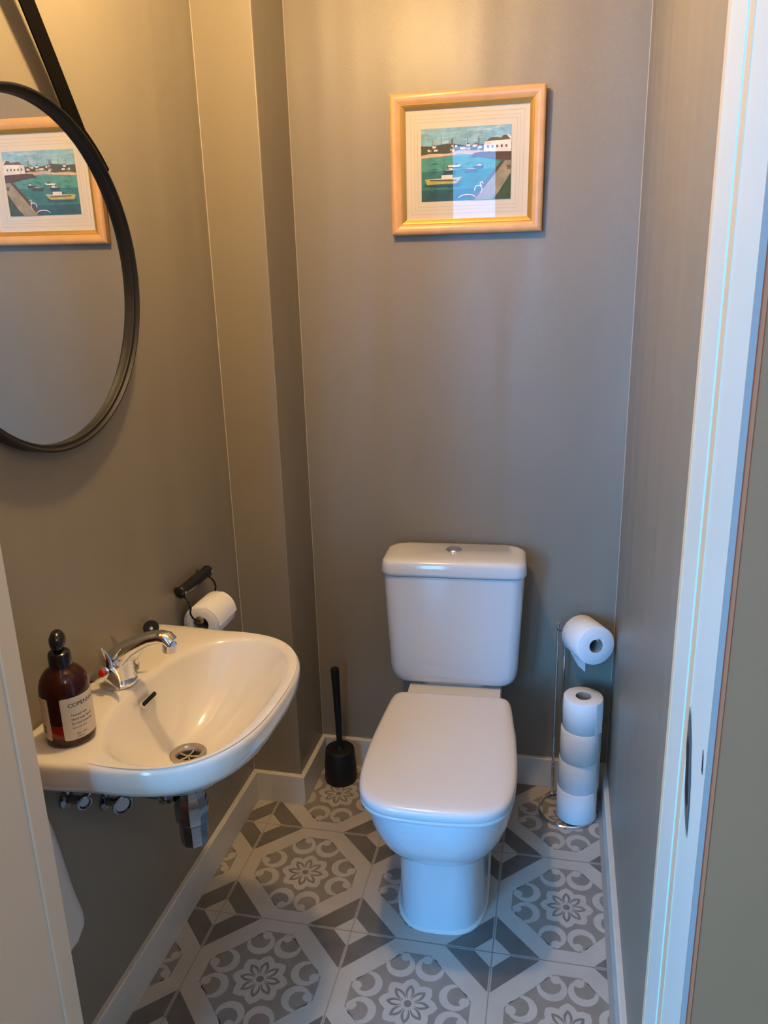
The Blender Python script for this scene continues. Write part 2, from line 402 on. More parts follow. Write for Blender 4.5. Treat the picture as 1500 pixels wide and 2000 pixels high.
# pan: bowl flowing into the pedestal
pan = MB()
rows = [ (0.0008, .1060, .1600, .36, 3.0), (.012, .1045, .1585, .36, 3.0), (.10, .1035, .1570, .36, 2.9), (.185, .1040, .1570, .36, 2.8),
         (.198, .1055, .1590, .355, 2.75), (.204, .1150, .1730, .35, 2.7), (.215, .1300, .1950, .34, 2.65), (.232, .1430, .2160, .33, 2.65), (.255, .1530, .2350, .31, 2.7),
         (.282, .1605, .2500, .29, 2.8), (.312, .1655, .2620, .26, 2.95), (.345, .1680, .2690, .24, 3.1), (.368, .1678, .2715, .22, 3.25), (.378, .1678, .2718, .21, 3.3), (.3835, .1660, .2700, .205, 3.3)]
pan.loft([ring_se(W, Lf, Lb, n, -.418, z) for z, W, Lf, Lb, n in rows])
# deck under the cistern
pan.loft([ring_se(.112 + d, .15, .145, 7, -.16, z) for z, d in ((.20, -.03), (.28, -.008), (.33, .010), (.376, .014), (.3845, .010))])
pan.build('pan', M_CER, tl, angle=50)
cb_ = MB(); cb_.loft([[(x*f, -.418+(y+.418)*f, z) for x, y, z in ring_se(.1060, .1600, .36, 3.0, -.418, z)] for z, f in ((.0005, 1.035), (.004, 1.03), (.008, 1.0))])
cb_.build('silicone_seal', M_SIL, tl)
# seat + lid
half = [(0,.703),(.04,.702),(.078,.699),(.112,.690),(.138,.672),(.155,.646),(.1645,.610),(.169,.568),(.170,.52),(.1685,.46),(.165,.40),(.160,.34),(.1545,.28),(.150,.250),(.142,.234),(.128,.2265),(.10,.224),(.05,.223),(0,.223)]
def outline(scale=0.0):
    P = [Vector((x, -d, 0)) for x, d in half] + [Vector((-x, -d, 0)) for x, d in half[-2:0:-1]]
    out = []
    n = len(P)
    for i in range(n):
        a, b2, c, d = P[i-1], P[i], P[(i+1) % n], P[(i+2) % n]
        for k in range(3):
            t = k/3; out.append(0.5*((2*b2) + (c-a)*t + (2*a-5*b2+4*c-d)*t*t + (3*b2-a-3*c+d)*t**3))
    if scale:
        res = []
        for i in range(len(out)):
            t = (out[(i+1) % len(out)] - out[i-1]).normalized(); nrm = Vector((t.y, -t.x, 0))
            res.append(out[i] - nrm*scale)
        out = res
    return out
test = outline(.005); sgn = 1 if max(p.x for p in test) < max(p.x for p in outline()) else -1
def oring(off, z, warp=0.0):
    if off <= .02: return [(p.x, p.y, z) for p in outline(off*sgn)]
    k = 1 - (off-.02)/.17
    return [(p.x*k, (p.y+.47)*k-.47, z) for p in outline(.02*sgn)]
b = MB(); b.loft([oring(.004, .3840), oring(.0012, .3855), oring(.0008, .392), oring(.003, .3945)]); b.build('seat', M_SEAT, tl, angle=60)
b = MB()
rings = [oring(.005, .3962), oring(.001, .3975), oring(.0, .403), oring(.0008, .4095), oring(.0035, .4140), oring(.009, .417), oring(.018, .4185), oring(.04, .4195), oring(.08, .4200), oring(.12, .4203)]
b.loft(rings); b.build('lid', M_SEAT, tl, angle=60)
for sx in (-.085, .085):
    MB().lathe([(.011, -.02), (.011, .02)], 20, axis_m((sx, -.213, .392), (1,0,0))).build('hinge', M_CHROME, tl)
# cistern
def rbox_ring(hw, y0, y1, r, z, seg=8):
    out = []
    for cx, cy, a0 in ((hw-r, y1-r, 0), (-hw+r, y1-r, 90), (-hw+r, y0+r, 180), (hw-r, y0+r, 270)):
        for k in range(seg+1):
            a = math.radians(a0 + 90*k/seg); out.append((cx + r*math.cos(a) - .005, cy + r*math.sin(a), z))
    return out
b = MB()
prof = []
for z, hw, yf in ((.3885,.124,-.112), (.3900,.142,-.125), (.395,.155,-.134), (.404,.163,-.139), (.419,.1685,-.142), (.44,.1715,-.143), (.55,.1765,-.1445), (.702,.1835,-.146)):
    prof.append(rbox_ring(hw, yf, -.002, min(.032, hw*.3), z))
b.loft(prof); b.build('cistern', M_CER, tl, angle=60)
MB().loft([rbox_ring(.085, -.125, -.03, .02, z) for z in (.3838, .3900)]).build('cistern_gasket', M_CER, tl)
b = MB()
b.loft([rbox_ring(.1855+d, -.148-d, -.0015, .034, z) for z, d in ((.7035, -.002), (.705, .002), (.712, .0035), (.733, .0015), (.740, -.001), (.7445, -.006), (.7468, -.014), (.748, -.03))])
b.build('cistern_lid', M_CER, tl, angle=60)
b = MB(); b.lathe([(.0215, .7475), (.0215, .750), (.019, .7525), (.0165, .7525), (.016, .7505), (.0155, .7505), (.0145, .753), (.006, .7545), (.0001, .7545)], 40, Matrix.Translation((-.008, -.056, 0)))
b.build('flush_button', M_CHROME, tl)

# ------------------------------------------------------------------ wash basin
bs = thing('wash_basin', 'small cream-lit wall-hung ceramic hand basin on the left wall', 'basin', (XL, -.895, 0))
# local: x out from the wall, y along the wall (0 = middle)
DX, DY = .186, -.005                         # drain centre
def outer(a):
    """outline radius from the drain centre, D-shaped, flat at the wall"""
    return a
Wb, Lb_ = .257, .379
NO = 96
def outer_pts():
    pts = []
    # superellipse front half, straight sides to the wall
    raw = []
    for k in range(0, 61):
        t = -PI/2 + PI*k/60
        c, s2 = math.cos(t), math.sin(t)
        n_ = 3.0
        x = .135 + (.379-.135)*abs(c)**(2/n_); y = .250*math.copysign(abs(s2)**(2/2.7), s2)
        raw.append(Vector((x, y, 0)))
    raw = [Vector((.001, -.257, 0)), Vector((.05, -.2565, 0)), Vector((.10, -.254, 0))] + raw + [Vector((.10, .254, 0)), Vector((.05, .2565, 0)), Vector((.001, .257, 0))]
    return raw
OUT = outer_pts()
def ray_poly(poly, ang, cx=DX, cy=DY):
    d = Vector((math.cos(ang), math.sin(ang))); best = None
    n = len(poly)
    for i in range(n):
        a = poly[i]; b2 = poly[(i+1) % n]
        ax, ay = a.x-cx, a.y-cy; bx, by = b2.x-cx, b2.y-cy
        ex, ey = bx-ax, by-ay
        den = d.x*ey - d.y*ex
        if abs(den) < 1e-12: continue
        t = (ax*ey - ay*ex)/den; u = (ax*d.y - ay*d.x)/den
        if t > 0 and -1e-6 <= u <= 1+1e-6 and (best is None or t > best): best = t
    return best
INN = []
for k in range(80):
    t = 2*PI*k/80; c, s2 = math.cos(t), math.sin(t)
    xx = .235 + (.119*abs(c)**(2/2.3) if c > 0 else -.135*abs(c)**(2/2.6))
    INN.append(Vector((xx, -.006+.218*math.copysign(abs(s2)**(2/2.35), s2), 0)))
angs = sorted(set([2*PI*k/NO for k in range(NO)] + [math.atan2(p.y-DY, p.x-DX) % (2*PI) for p in (OUT[0], OUT[-1])]))
def sink_mesh():
    b = MB(); rings = []
    ro = [ray_poly(OUT, a) for a in angs]; ri = [ray_poly(INN, a) for a in angs]
    def ring(fr, z, kind):
        r_ = []
        for i, a in enumerate(angs):
            R = fr(ri[i], ro[i]); zz = z(i) if callable(z) else z
            x = DX + R*math.cos(a)
            r_.append((max(x, .0008), DY + R*math.sin(a), zz))
        rings.append(r_)
    r0 = .031; ZB = .612
    # bowl
    for t in (0, .08, .18, .3, .42, .54, .65, .75, .84, .91, .96, 1.0):
        def zf(i, t=t):
            k = ri[i]/.17
            p = 1.9
            base = t**p
            # rounded lip
            v = base*.93 + .07*(1 - (1-t)**2)
            if t > .9: v = min(v, 1.0)
            return ZB + (.739-ZB)*v
        ring(lambda a, o, t=t: r0 + (a-r0)*t, zf, 0)
    for f, z in ((.12, .7425), (.3, .7445), (.55, .7455), (.8, .7455)):
        ring(lambda a, o, f=f: a + (o-a)*f, z, 1)
    ring(lambda a, o: o-.010, .7450, 1); ring(lambda a, o: o-.004, .7430, 1); ring(lambda a, o: o-.0008, .7385, 1)
    ring(lambda a, o: o, .731, 1); ring(lambda a, o: o-.002, .715, 1); ring(lambda a, o: o-.008, .700, 1); ring(lambda a, o: o-.017, .687, 1); ring(lambda a, o: o-.026, .682, 1)
    ring(lambda a, o: o-.034, .684, 1)
    # underside
    for f, z in ((.95, .680), (.8, .655), (.6, .62), (.4, .598), (.2, .588)):
        ring(lambda a, o, f=f: r0 + (o-.04-r0)*f, z, 1)
    ring(lambda a, o: r0-.004, .585, 1)
    b.loft(rings, False, False)
    return b
basin = sink_mesh().build('basin_bowl', M_CERW, bs, angle=70)
dr = MB()
MD = Matrix.Translation((DX, DY, 0))
dr.lathe([(.0335, .6105), (.0335, .6145), (.031, .6160), (.024, .6155), (.0215, .6125), (.0195, .606), (.0195, .602)], 40, MD, 0, False, False)
drain = dr.build('drain', M_STEEL, bs)
g_ = MB(); g_.lathe([(.0001, .6035), (.0195, .6035)], 24, MD, 0, False, False); g_.build('drain_depth', M_HOLE, drain)
g_ = MB(); g_.lathe([(.0001, .6085), (.005, .608), (.005, .604), (.0001, .604)], 16, MD)
for k in range(5):
    a = 2*PI*k/5 + .3
    p0 = Vector((DX+.004*math.cos(a), DY+.004*math.sin(a), .6065)); p1 = Vector((DX+.0195*math.cos(a), DY+.0195*math.sin(a), .6065))
    g_.tube([p0, p1], .0018, 8)
g_.build('drain_cross', M_STEEL, drain)
# overflow slot on the back slope of the bowl
ov = MB(); pts = []
def slot(hl, hw, off):
    ring = []
    for k in range(24):
        a = 2*PI*k/24; y = (hl-hw)*(1 if math.cos(a) > 0 else -1) + hw*math.cos(a); x = hw*math.sin(a)
        ring.append((x, y))
    return ring
def place_slot(x, y, off): # tilt onto the slope
    return (.1155 + x*.62 + off*.78, y, .7155 - x*.78 + off*.62)
ov.loft([[place_slot(x, y, .0) for x, y in slot(.027, .0060, 0)], [place_slot(x, y, .002) for x, y in slot(.027, .0060, 0)], [place_slot(x, y, .0022) for x, y in slot(.0245, .0042, 0)], [place_slot(x, y, .0015) for x, y in slot(.024, .0038, 0)]], False, False)
ovo = ov.build('overflow_slot', M_CERW, bs)
MB().loft([[place_slot(x, y, .0014) for x, y in slot(.0245, .0043, 0)], [place_slot(x, y, .0017) for x, y in slot(.0243, .0042, 0)]]).build('overflow_hole', M_HOLE, ovo)

# tap
tp = thing('basin_tap', 'chrome mixer tap with pointed star handles at the back of the basin', 'tap', (-.083, -.893, .7455))
tp.scale = (1.08, 1.15, 1.12)
body = MB()
body.lathe([(.029, .0), (.029, .004), (.0265, .007), (.025, .015), (.0245, .034), (.022, .045), (.013, .051), (.0001, .052)], 36)
body.lathe([(.0001, -.030), (.013, -.030), (.015, -.02), (.0175, 0), (.016, .02), (.014, .030), (.0001, .030)], 24, axis_m((0, 0, .033), (0, 1, 0)))
body.build('body', M_CHROME, tp)
sp = MB(); rings = []
path = [(-.006, .036, .023, .020), (.010, .050, .021, .0185), (.028, .064, .018, .0155), (.048, .074, .0155, .0125), (.068, .083, .014, .0105), (.086, .0865, .0130, .0100), (.098, .085, .0125, .0105), (.105, .078, .0125, .0095)]
PP = [Vector((x, 0, z)) for x, z, _, _ in path]
for i, (x, z, wy, h) in enumerate(path):
    t = (PP[min(i+1, len(PP)-1)] - PP[max(i-1, 0)]).normalized(); v = Vector((-t.z, 0, t.x))
    rings.append([PP[i] + Vector((0, 1, 0))*(wy*math.copysign(abs(math.cos(a))**.8, math.cos(a))) + v*(h*math.copysign(abs(math.sin(a))**.8, math.sin(a))) for a in [2*PI*k/24 for k in range(24)]])
sp.loft(rings); sp.lathe([(.0115, 0), (.0115, -.012), (.0095, -.0135), (.0085, -.010), (.0001, -.010)], 24, axis_m((.101, 0, .0755), (.12, 0, 1)))
sp.build('spout', M_CHROME, tp, angle=50)
def handle(side, mcap, nm):
    hm = axis_m((0, side*.028, .034), (0, side, .25)); b = MB()
    b.lathe([(.0125, -.002), (.0135, .006), (.0085, .013), (.0001, .014)], 24, hm)
    # three pointed petals sweeping outwards
    for k in range(3):
        a = math.radians(90 + 120*k); rg = []
        for t in (0, .25, .5, .75, 1.0):
            r = .005 + .037*t; wd = .0150*(1-t)**.6 + .0007; th = .0070*(1-t) + .0008; lift = .004 + .016*t*t
            c = Vector((r*math.cos(a), r*math.sin(a), lift)); u = Vector((-math.sin(a), math.cos(a), 0)); n_ = Vector((0,0,1))
            rg.append([hm @ (c + u*(wd*math.cos(q)) + n_*(th*math.sin(q))) for q in [2*PI*j/12 for j in range(12)]])
        b.loft(rg)
    h = b.build('handle', M_CHROME, tp, angle=50)
    c_ = MB().lathe([(.0062, .012), (.0062, .0165), (.0045, .0178), (.0001, .018)], 20, hm).build('colour_cap', mcap, h); c_['label'] = nm
    return h
handle(-1, M_RED, 'red hot-water cap'); handle(1, M_BLUE, 'blue cold-water cap')

# plug and chain
pl = thing('basin_plug', 'black rubber plug on a ball chain behind the tap', 'plug', (-.124, -.700, .7458))
pl.scale = (.82, .82, .82)
MB().lathe([(.0001, -.007), (.0165, -.007), (.0185, 0), (.0195, .005), (.018, .008), (.0001, .008)], 28, axis_m((.000, 0, .0205), (.55, -.8, .25))).build('plug', M_BLACK, pl)
MB().lathe([(.0045, 0), (.0045, .004), (.0001, .005)], 12, axis_m((.004, -.007, .022), (.55, -.8, .25))).build('plug_ring', M_CHROME, pl)
ch = MB(); cp = spline([(.006, -.012, .026), (.014, -.026, .0035), (.022, -.07, .0025), (.030, -.12, .0025), (.052, -.158, .003), (.062, -.170, .012), (.058, -.176, .030)], 16)
acc = 0; last = cp[0]
for p in cp:
    if (p-last).length >= .0042:
        last = p
        ch.lathe([(.0001, -.0016)] + [(.0017*math.sin(q), -.0017*math.cos(q)) for q in (.5, 1.1, 1.57, 2.0, 2.6)] + [(.0001, .0017)], 8, Matrix.Translation(p))
ch.build('chain', M_CHROME, pl)

# soap bottle
bt = thing('soap_bottle', 'dark amber soap pump bottle with cream labels on the basin corner', 'bottle', (-.0625, -1.072, .7455), (0, 0, 0))
b = MB()
prof = [(.0001, 0), (.034, 0), (.0375, .003), (.0385, .008), (.0385, .088), (.0378, .096), (.0350, .106), (.0300, .115), (.0230, .122), (.0165, .126), (.0150, .129), (.0001, .129)]
b.lathe(prof, 56); b.build('bottle_body', M_AMBER, bt, angle=60)
MB().lathe([(.03855, .018), (.0386, .0182), (.0386, .040), (.03855, .0402)], 56, None, 0, False, False).build('soap_level', M_SOAP, bt)
MB().lathe([(.0001, .1265), (.0160, .1265), (.0172, .128), (.0172, .146), (.0160, .150), (.0110, .1535), (.0075, .154), (.0070, .158), (.0001, .158)], 36).build('pump_collar', M_BLACKGL, bt)
pm = MB(); rg = []
dn = Vector((.35, 1, 0)).normalized(); dn = Vector((-.45, .9, 0)).normalized()
for t, r1, r2, z in ((-.017, .003, .0035, .167), (-.014, .009, .009, .1675), (-.004, .012, .0125, .1695), (.008, .012, .0125, .170), (.018, .0085, .0085, .168), (.032, .0055, .0045, .163), (.040, .0045, .0040, .159)):
    c = dn*t*.9 + Vector((0, 0, z-.001)); u = Vector((-dn.y, dn.x, 0))
    rg.append([c + u*(r1*math.cos(q)) + Vector((0,0,1))*(r2*1.3*math.sin(q)) for q in [2*PI*j/16 for j in range(16)]])
pm.loft(rg); pm.lathe([(.0078, .150), (.0070, .166)], 20); pm.build('pump_head', M_BLACKGL, bt, angle=60)
def label(a0, a1, z0, z1, r=.03875):
    b = MB(); n = 24; rg = []
    for k in range(n+1):
        a = math.radians(a0 + (a1-a0)*k/n); e = min(k, n-k)
        c_ = .0015 if e == 0 else 0
        rg.append([(r*math.cos(a), r*math.sin(a), z0+c_), (r*math.cos(a), r*math.sin(a), z1-c_), ((r+.0002)*math.cos(a), (r+.0002)*math.sin(a), z1-c_), ((r+.0002)*math.cos(a), (r+.0002)*math.sin(a), z0+c_)])
    b.loft(rg); return b
lf = label(-68, 32, .014, .086).build('front_label', M_LABEL, bt); lf['label'] = 'cream front label with dark lettering'
lbk = label(-182, -98, .014, .086).build('back_label', M_LABEL, bt); lbk['label'] = 'cream back label with small print'
def curved_text(txt, size, a_start, z, r=.0390, parent=lf):
    cu = bpy.data.curves.new('tmp_text', 'FONT'); cu.body = txt; cu.size = size; cu.resolution_u = 2; cu.offset = size*.018
    o = bpy.data.objects.new('tmp_text', cu); C.objects.link(o)
    bpy.context.view_layer.update()
    me = bpy.data.meshes.new_from_object(o.evaluated_get(bpy.context.evaluated_depsgraph_get()))
    bpy.data.objects.remove(o); bpy.data.curves.remove(cu)
    vs = []; fs = [tuple(p.vertices) for p in me.polygons]
    for v in me.vertices:
        a = math.radians(a_start) + v.co.x/r
        vs.append((r*math.cos(a), r*math.sin(a), z + v.co.y))
    bpy.data.meshes.remove(me); return vs, fs
tx = MB()
for txt, size, a, z in (('COPENHAGEN', .0098, -52, .0700), ('Tranquil skin', .0052, -48, .0545), ('Hand soap liquid', .0052, -48, .0470), ('PL cold Lavender', .0052, -48, .0395), ('cleans and cares', .0036, -48, .0330), ('No. 101', .0052, -40, .0215), ('500 ml', .0040, -40, .0168)):
    v_, f_ = curved_text(txt, size, a, z); tx.add(v_, f_)
tx.build('lettering', M_INK, lf, smooth=False)
tx = MB()
for i in range(9):
    aa = -114 - i*1.3; r = .03905
    tx.add([(r*math.cos(math.radians(q)), r*math.sin(math.radians(q)), z) for q, z in ((aa, .024), (aa-.6, .024), (aa-.6, .038), (aa, .038))], [(0,1,2,3)])
tx.build('barcode', M_INK, lbk, smooth=False)

# bottle trap below the basin
tr = thing('bottle_trap', 'chrome bottle trap hanging below the basin drain', 'waste trap', (XL+DX+.002, -.895+DY-.012, .40))
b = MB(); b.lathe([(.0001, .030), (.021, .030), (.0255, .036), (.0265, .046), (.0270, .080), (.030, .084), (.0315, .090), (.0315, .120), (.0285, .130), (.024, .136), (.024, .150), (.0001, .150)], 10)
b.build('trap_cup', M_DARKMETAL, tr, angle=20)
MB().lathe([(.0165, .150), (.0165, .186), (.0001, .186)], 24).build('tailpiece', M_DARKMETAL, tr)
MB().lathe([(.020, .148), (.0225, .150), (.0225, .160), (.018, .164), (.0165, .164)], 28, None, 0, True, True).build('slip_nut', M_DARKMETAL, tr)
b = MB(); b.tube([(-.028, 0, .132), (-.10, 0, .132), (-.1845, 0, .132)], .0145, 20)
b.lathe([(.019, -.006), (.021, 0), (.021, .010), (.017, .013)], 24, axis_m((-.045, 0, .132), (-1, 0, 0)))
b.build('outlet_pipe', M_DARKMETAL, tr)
# two supply valves on the wall below the basin
def valve(y, z, label_, r=.0155):
    t = thing('supply_valve', label_, 'valve', (XL+.0005, y, z), group='supply valves under the basin')
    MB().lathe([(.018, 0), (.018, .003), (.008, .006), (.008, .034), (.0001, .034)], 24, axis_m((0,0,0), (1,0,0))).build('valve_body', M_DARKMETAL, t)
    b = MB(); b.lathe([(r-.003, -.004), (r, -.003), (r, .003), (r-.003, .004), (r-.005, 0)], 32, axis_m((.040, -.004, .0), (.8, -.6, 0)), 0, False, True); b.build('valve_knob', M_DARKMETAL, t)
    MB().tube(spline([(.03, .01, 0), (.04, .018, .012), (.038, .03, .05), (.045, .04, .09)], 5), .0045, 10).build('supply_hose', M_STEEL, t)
valve(-1.012, .573, 'chrome supply valve nearer the door under the basin', .013)
valve(-.905, .490, 'round-knobbed chrome supply valve in the middle under the basin', .019)

# ------------------------------------------------------------------ toilet rolls
def make_roll(name, label_, loc, R=.0535, L=.095, rc=.0195, rot=(0,0,0), group=None, tail=None, seam=None):
    t = thing(name, label_, 'toilet roll', loc, rot, group)
    b = MB(); seg = 64; prof = [(rc+.001, 0), (R-.002, 0), (R, .002), (R+.0006, L*.5), (R, L-.002), (R-.002, L), (rc+.001, L)]
    b.lathe(prof, seg, None, 0, False, False)
    b.v = [(x*(1+.006*math.sin(3*math.atan2(y, x)+R*900)), y*(1+.006*math.cos(2*math.atan2(y, x))), z) for x, y, z in b.v]
    b.build('paper', M_PAPER, t, angle=60)
    MB().lathe([(rc+.001, 0.0005), (rc+.001, L-.0005), (rc, L-.0005), (rc, .0005), (rc+.001, .0005)], 32, None, 0, False, False).build('core', M_CARD, t)
    if seam is not None:
        # end of the last sheet: a thin lifted step along the roll
        b = MB(); rg = []
        for k in range(10):
            a = math.radians(seam + 28*k/9); rr = R + .0009 + .0022*(k/9)**3
            rg.append([(rr*math.cos(a), rr*math.sin(a), .001), (rr*math.cos(a), rr*math.sin(a), L-.001), ((rr+.0004)*math.cos(a), (rr+.0004)*math.sin(a), L-.001), ((rr+.0004)*math.cos(a), (rr+.0004)*math.sin(a), .001)])
        b.loft(rg); b.build('sheet_end', M_PAPER, t, angle=60)
    if tail is not None:
        b = MB(); rg = []
        for (x, y, z0, z1) in tail:
            rg.append([(x, y, z0), (x, y, z1), (x+.0006, y+.0004, z1), (x+.0006, y+.0004, z0)])
        b.loft(rg); b.build('hanging_sheet', M_PAPER, t, angle=60)
    return t

# roll stand in the right corner
SX, SY = .769, -.128
stn = thing('toilet_roll_stand', 'thin chrome wire toilet roll stand in the right back corner', 'roll stand', (.745, -.115, 0))
b = MB(); ringp = [(.0775*math.cos(q), .074*math.sin(q), .004) for q in [2*PI*k/48 for k in range(49)]]
b.tube(ringp, .0034, 10); b.build('base_ring', M_CHROME, stn)
pz = .524
b = MB()
b.tube(spline([(-.043, .062, .004), (-.043, .069, .02), (-.0435, .0705, .10), (-.0435, .0705, pz-.02), (-.0435, .068, pz-.002), (-.040, .060, pz+.001), (-.020, .050, pz+.002), (.008, .056, pz+.004), (.022, .064, pz+.004)], 8), .0036, 10)
b.build('front_pole', M_CHROME, stn)
b = MB()
b.tube(spline([(-.0235, .069, .004), (-.024, .0745, .02), (-.024, .0775, .10), (-.024, .0775, pz-.02), (-.022, .076, pz), (-.012, .070, pz+.0065)], 8), .0036, 10)
b.build('rear_pole', M_CHROME, stn)
AD = Vector((.42, -.90, .06)).normalized()
b = MB(); a0 = Vector((.010, .082, pz+.004)); b.tube([a0, a0+AD*.06, a0+AD*.108, a0+AD*.111+Vector((0,0,.004))], .0030, 10); b.build('roll_arm', M_CHROME, stn)
b = MB()   # wire cage that holds the spare rolls behind the stack
b.tube(spline([(.062, .045, .004), (.0755, .048, .03), (.0765, .048, .16), (.0765, .048, .35)], 6), .0028, 10); b.build('side_rod', M_CHROME, stn)
hz = [.0075, .0985, .1900, .2815]
labs = ['white toilet roll at the bottom of the stack, standing on the floor ring', 'white toilet roll second from the bottom of the stack of four',
        'white toilet roll third from the bottom of the stack, under the top one', 'white toilet roll topmost of the stack, its core open upwards']
offs = [(-.003, -.004), (-.0005, .001), (.0005, -.002), (.004, .000)]
for k in range(4):
    make_roll('toilet_roll', labs[k], (SX+offs[k][0], SY+offs[k][1], hz[k]), R=.0515 + (.0007 if k == 1 else 0), L=.0905, rot=(0, 0, .7*k), group='toilet rolls on the chrome stand', seam=(-52 if k == 3 else -40-.7*k*57.3+10) - (0 if k < 3 else .7*3*57.3))
# the roll hanging on the arm: axis along AD, front face near the camera
q = Vector((0,0,1)).rotation_difference(AD); rr_ = .0525
cback = Vector((.745, -.115, 0)) + a0 + AD*.008 - Vector((0, 0, .0160))
tailp = []
hr = make_roll('toilet_roll', 'white toilet roll hanging on the arm of the chrome stand, sheet dangling', cback, R=rr_, L=.095, rc=.0178, group='toilet rolls on the chrome stand')
hr.rotation_mode = 'QUATERNION'; hr.rotation_quaternion = q
qi = q.inverted(); dnl = qi @ Vector((0,0,-1)); lfl = qi @ Vector((-1,0,0)); lfl = (lfl - Vector((0,0,1))*lfl.z).normalized(); dnl = (dnl - Vector((0,0,1))*dnl.z).normalized()
b = MB(); rg = []
for k in range(9):
    a = math.radians(30 + 55*k/8); p = lfl*(rr_+.001)*math.cos(a) + dnl*(rr_+.001)*math.sin(a)
    if k > 4: p = p*(.97) + dnl*(.0075*(k-4)) + lfl*(.0030*(k-4))
    z0, z1 = .002 + (.010*(k-5) if k > 5 else 0), .093 - (.006*(k-4) if k > 4 else 0)
    rg.append([p + Vector((0,0,z0)), p + Vector((0,0,z1)), p + Vector((0,0,z1)) - dnl*.0004 - lfl*.0003, p + Vector((0,0,z0)) - dnl*.0004 - lfl*.0003])
b.loft(rg); b.build('hanging_sheet', M_PAPER, hr, angle=60)

# ------------------------------------------------------------------ wall roll holder
hd = thing('toilet_roll_holder', 'black bar toilet roll holder with thin wire arms on the left wall', 'roll holder', (XL, -.497, .786))
b = MB(); b.lathe([(.0001, -.074), (.008, -.074), (.0135, -.071), (.0145, -.067), (.0128, -.062), (.0135, -.03), (.0138, 0), (.0135, .03), (.0128, .062), (.0145, .068), (.0135, .073), (.008, .077), (.0001, .077)], 28, axis_m((.020, 0, 0), (0, 1, 0)))
b.build('wall_bar', M_BLACKGL, hd, angle=50)
for s in (-1, 1):
    b = MB(); b.lathe([(.006, .0005), (.006, .012)], 14, axis_m((0, s*.055, 0), (1, 0, 0))); b.build('wall_spacer', M_BLACK, hd)
    b = MB(); b.lathe([(.0042, 0), (.0038, .0016), (.0001, .002)], 14, axis_m((.0335, s*.068, .0), (1, 0, .1))); b.build('screw', M_CHROME, hd)
    b = MB(); b.tube(spline([(.024, s*.063, -.010), (.034, s*.066, -.020), (.040, s*.066, -.035), (.038, s*.066, -.050), (.044, s*.064, -.064), (.052, s*.056, -.072)], 6), .0022, 10); b.build('wire_arm', M_BLACKGL, hd)
    b = MB(); b.lathe([(.0001, 0), (.0050, 0), (.0095, .003), (.0100, .008), (.0065, .012), (.0001, .012)], 20, axis_m((.052, s*.056, -.072), (0, -s, 0))); b.build('end_plug', M_BRASS, hd)
b = MB(); b.lathe([(.0058, -.045), (.0058, .045)], 16, axis_m((.052, 0, -.072), (0, 1, 0))); b.build('spindle', M_BRASS, hd)
wr = make_roll('toilet_roll', 'part-used white toilet roll on the black wall holder', (XL+.052, -.497+.050, .786-.0835), R=.0425, L=.100, rc=.0182, rot=(PI/2, 0, 0))
b = MB(); rg = []
for k in range(12):
    a = math.radians(75 - 78*k/11); rr = .0432 + .0006*k/11
    if k == 11: rr += .001
    rg.append([(rr*math.cos(a), rr*math.sin(a), .001), (rr*math.cos(a), rr*math.sin(a), .099), ((rr+.0004)*math.cos(a), (rr+.0004)*math.sin(a), .099), ((rr+.0004)*math.cos(a), (rr+.0004)*math.sin(a), .001)])
b.loft(rg); b.build('sheet_end', M_PAPER, wr, angle=60)

# ------------------------------------------------------------------ toilet brush
br = thing('toilet_brush', 'black toilet brush in a round black holder on the floor', 'toilet brush', (.0785, -.083, .0006))
b = MB(); b.lathe([(.0001, 0), (.0465, 0), (.048, .003), (.0475, .05), (.0435, .098), (.0420, .1035), (.0400, .1045), (.0001, .1047)], 48); b.build('holder', M_BLACK, br, angle=50)
b = MB(); b.lathe([(.014, .1040), (.0135, .108), (.0085, .114)], 24); b.build('collar', M_BLACK, br)
b = MB(); b.tube([(0, 0, .104), (.0, -.001, .20), (-.001, -.003, .30), (-.002, -.005, .366), (-.002, -.005, .370)], [.0082, .0095, .0112, .0125, .0115], 24); b.build('handle', M_BLACK, br, angle=50)

# ------------------------------------------------------------------ towel left of the basin, mostly behind the jamb
tw = thing('hand_towel', 'cream terry hand towel hanging under the basin behind the door frame', 'towel', (XL, -1.127, .641))
MB().lathe([(.016, .0005), (.016, .003), (.006, .006), (.005, .042), (.009, .046), (.0001, .048)], 24, axis_m((0, 0, 0), (1, 0, 0))).build('hook', M_CHROME, tw)
b = MB(); rg = []
for k in range(22):
    t = k/21; z = .014 - .315*t; hw = .014 + .058*min(1, t*1.15)**.9; 
    if t > .93: hw -= .035*((t-.93)/.07)**2
    ring = []
    for j in range(40):
        a = 2*PI*j/40
        fold = 1 + .22*math.cos(5*a + 2.0*t)*(.5+.5*t)
        ring.append((.026 + (.015+.008*t)*math.sin(a)*fold, (.002+.004*t) + hw*math.cos(a)*(1+.05*math.sin(7*t)), z - .012*math.cos(3*a)*t))
    rg.append(ring)
b.loft(rg); b.build('towel_cloth', M_TOWEL, tw, angle=80)

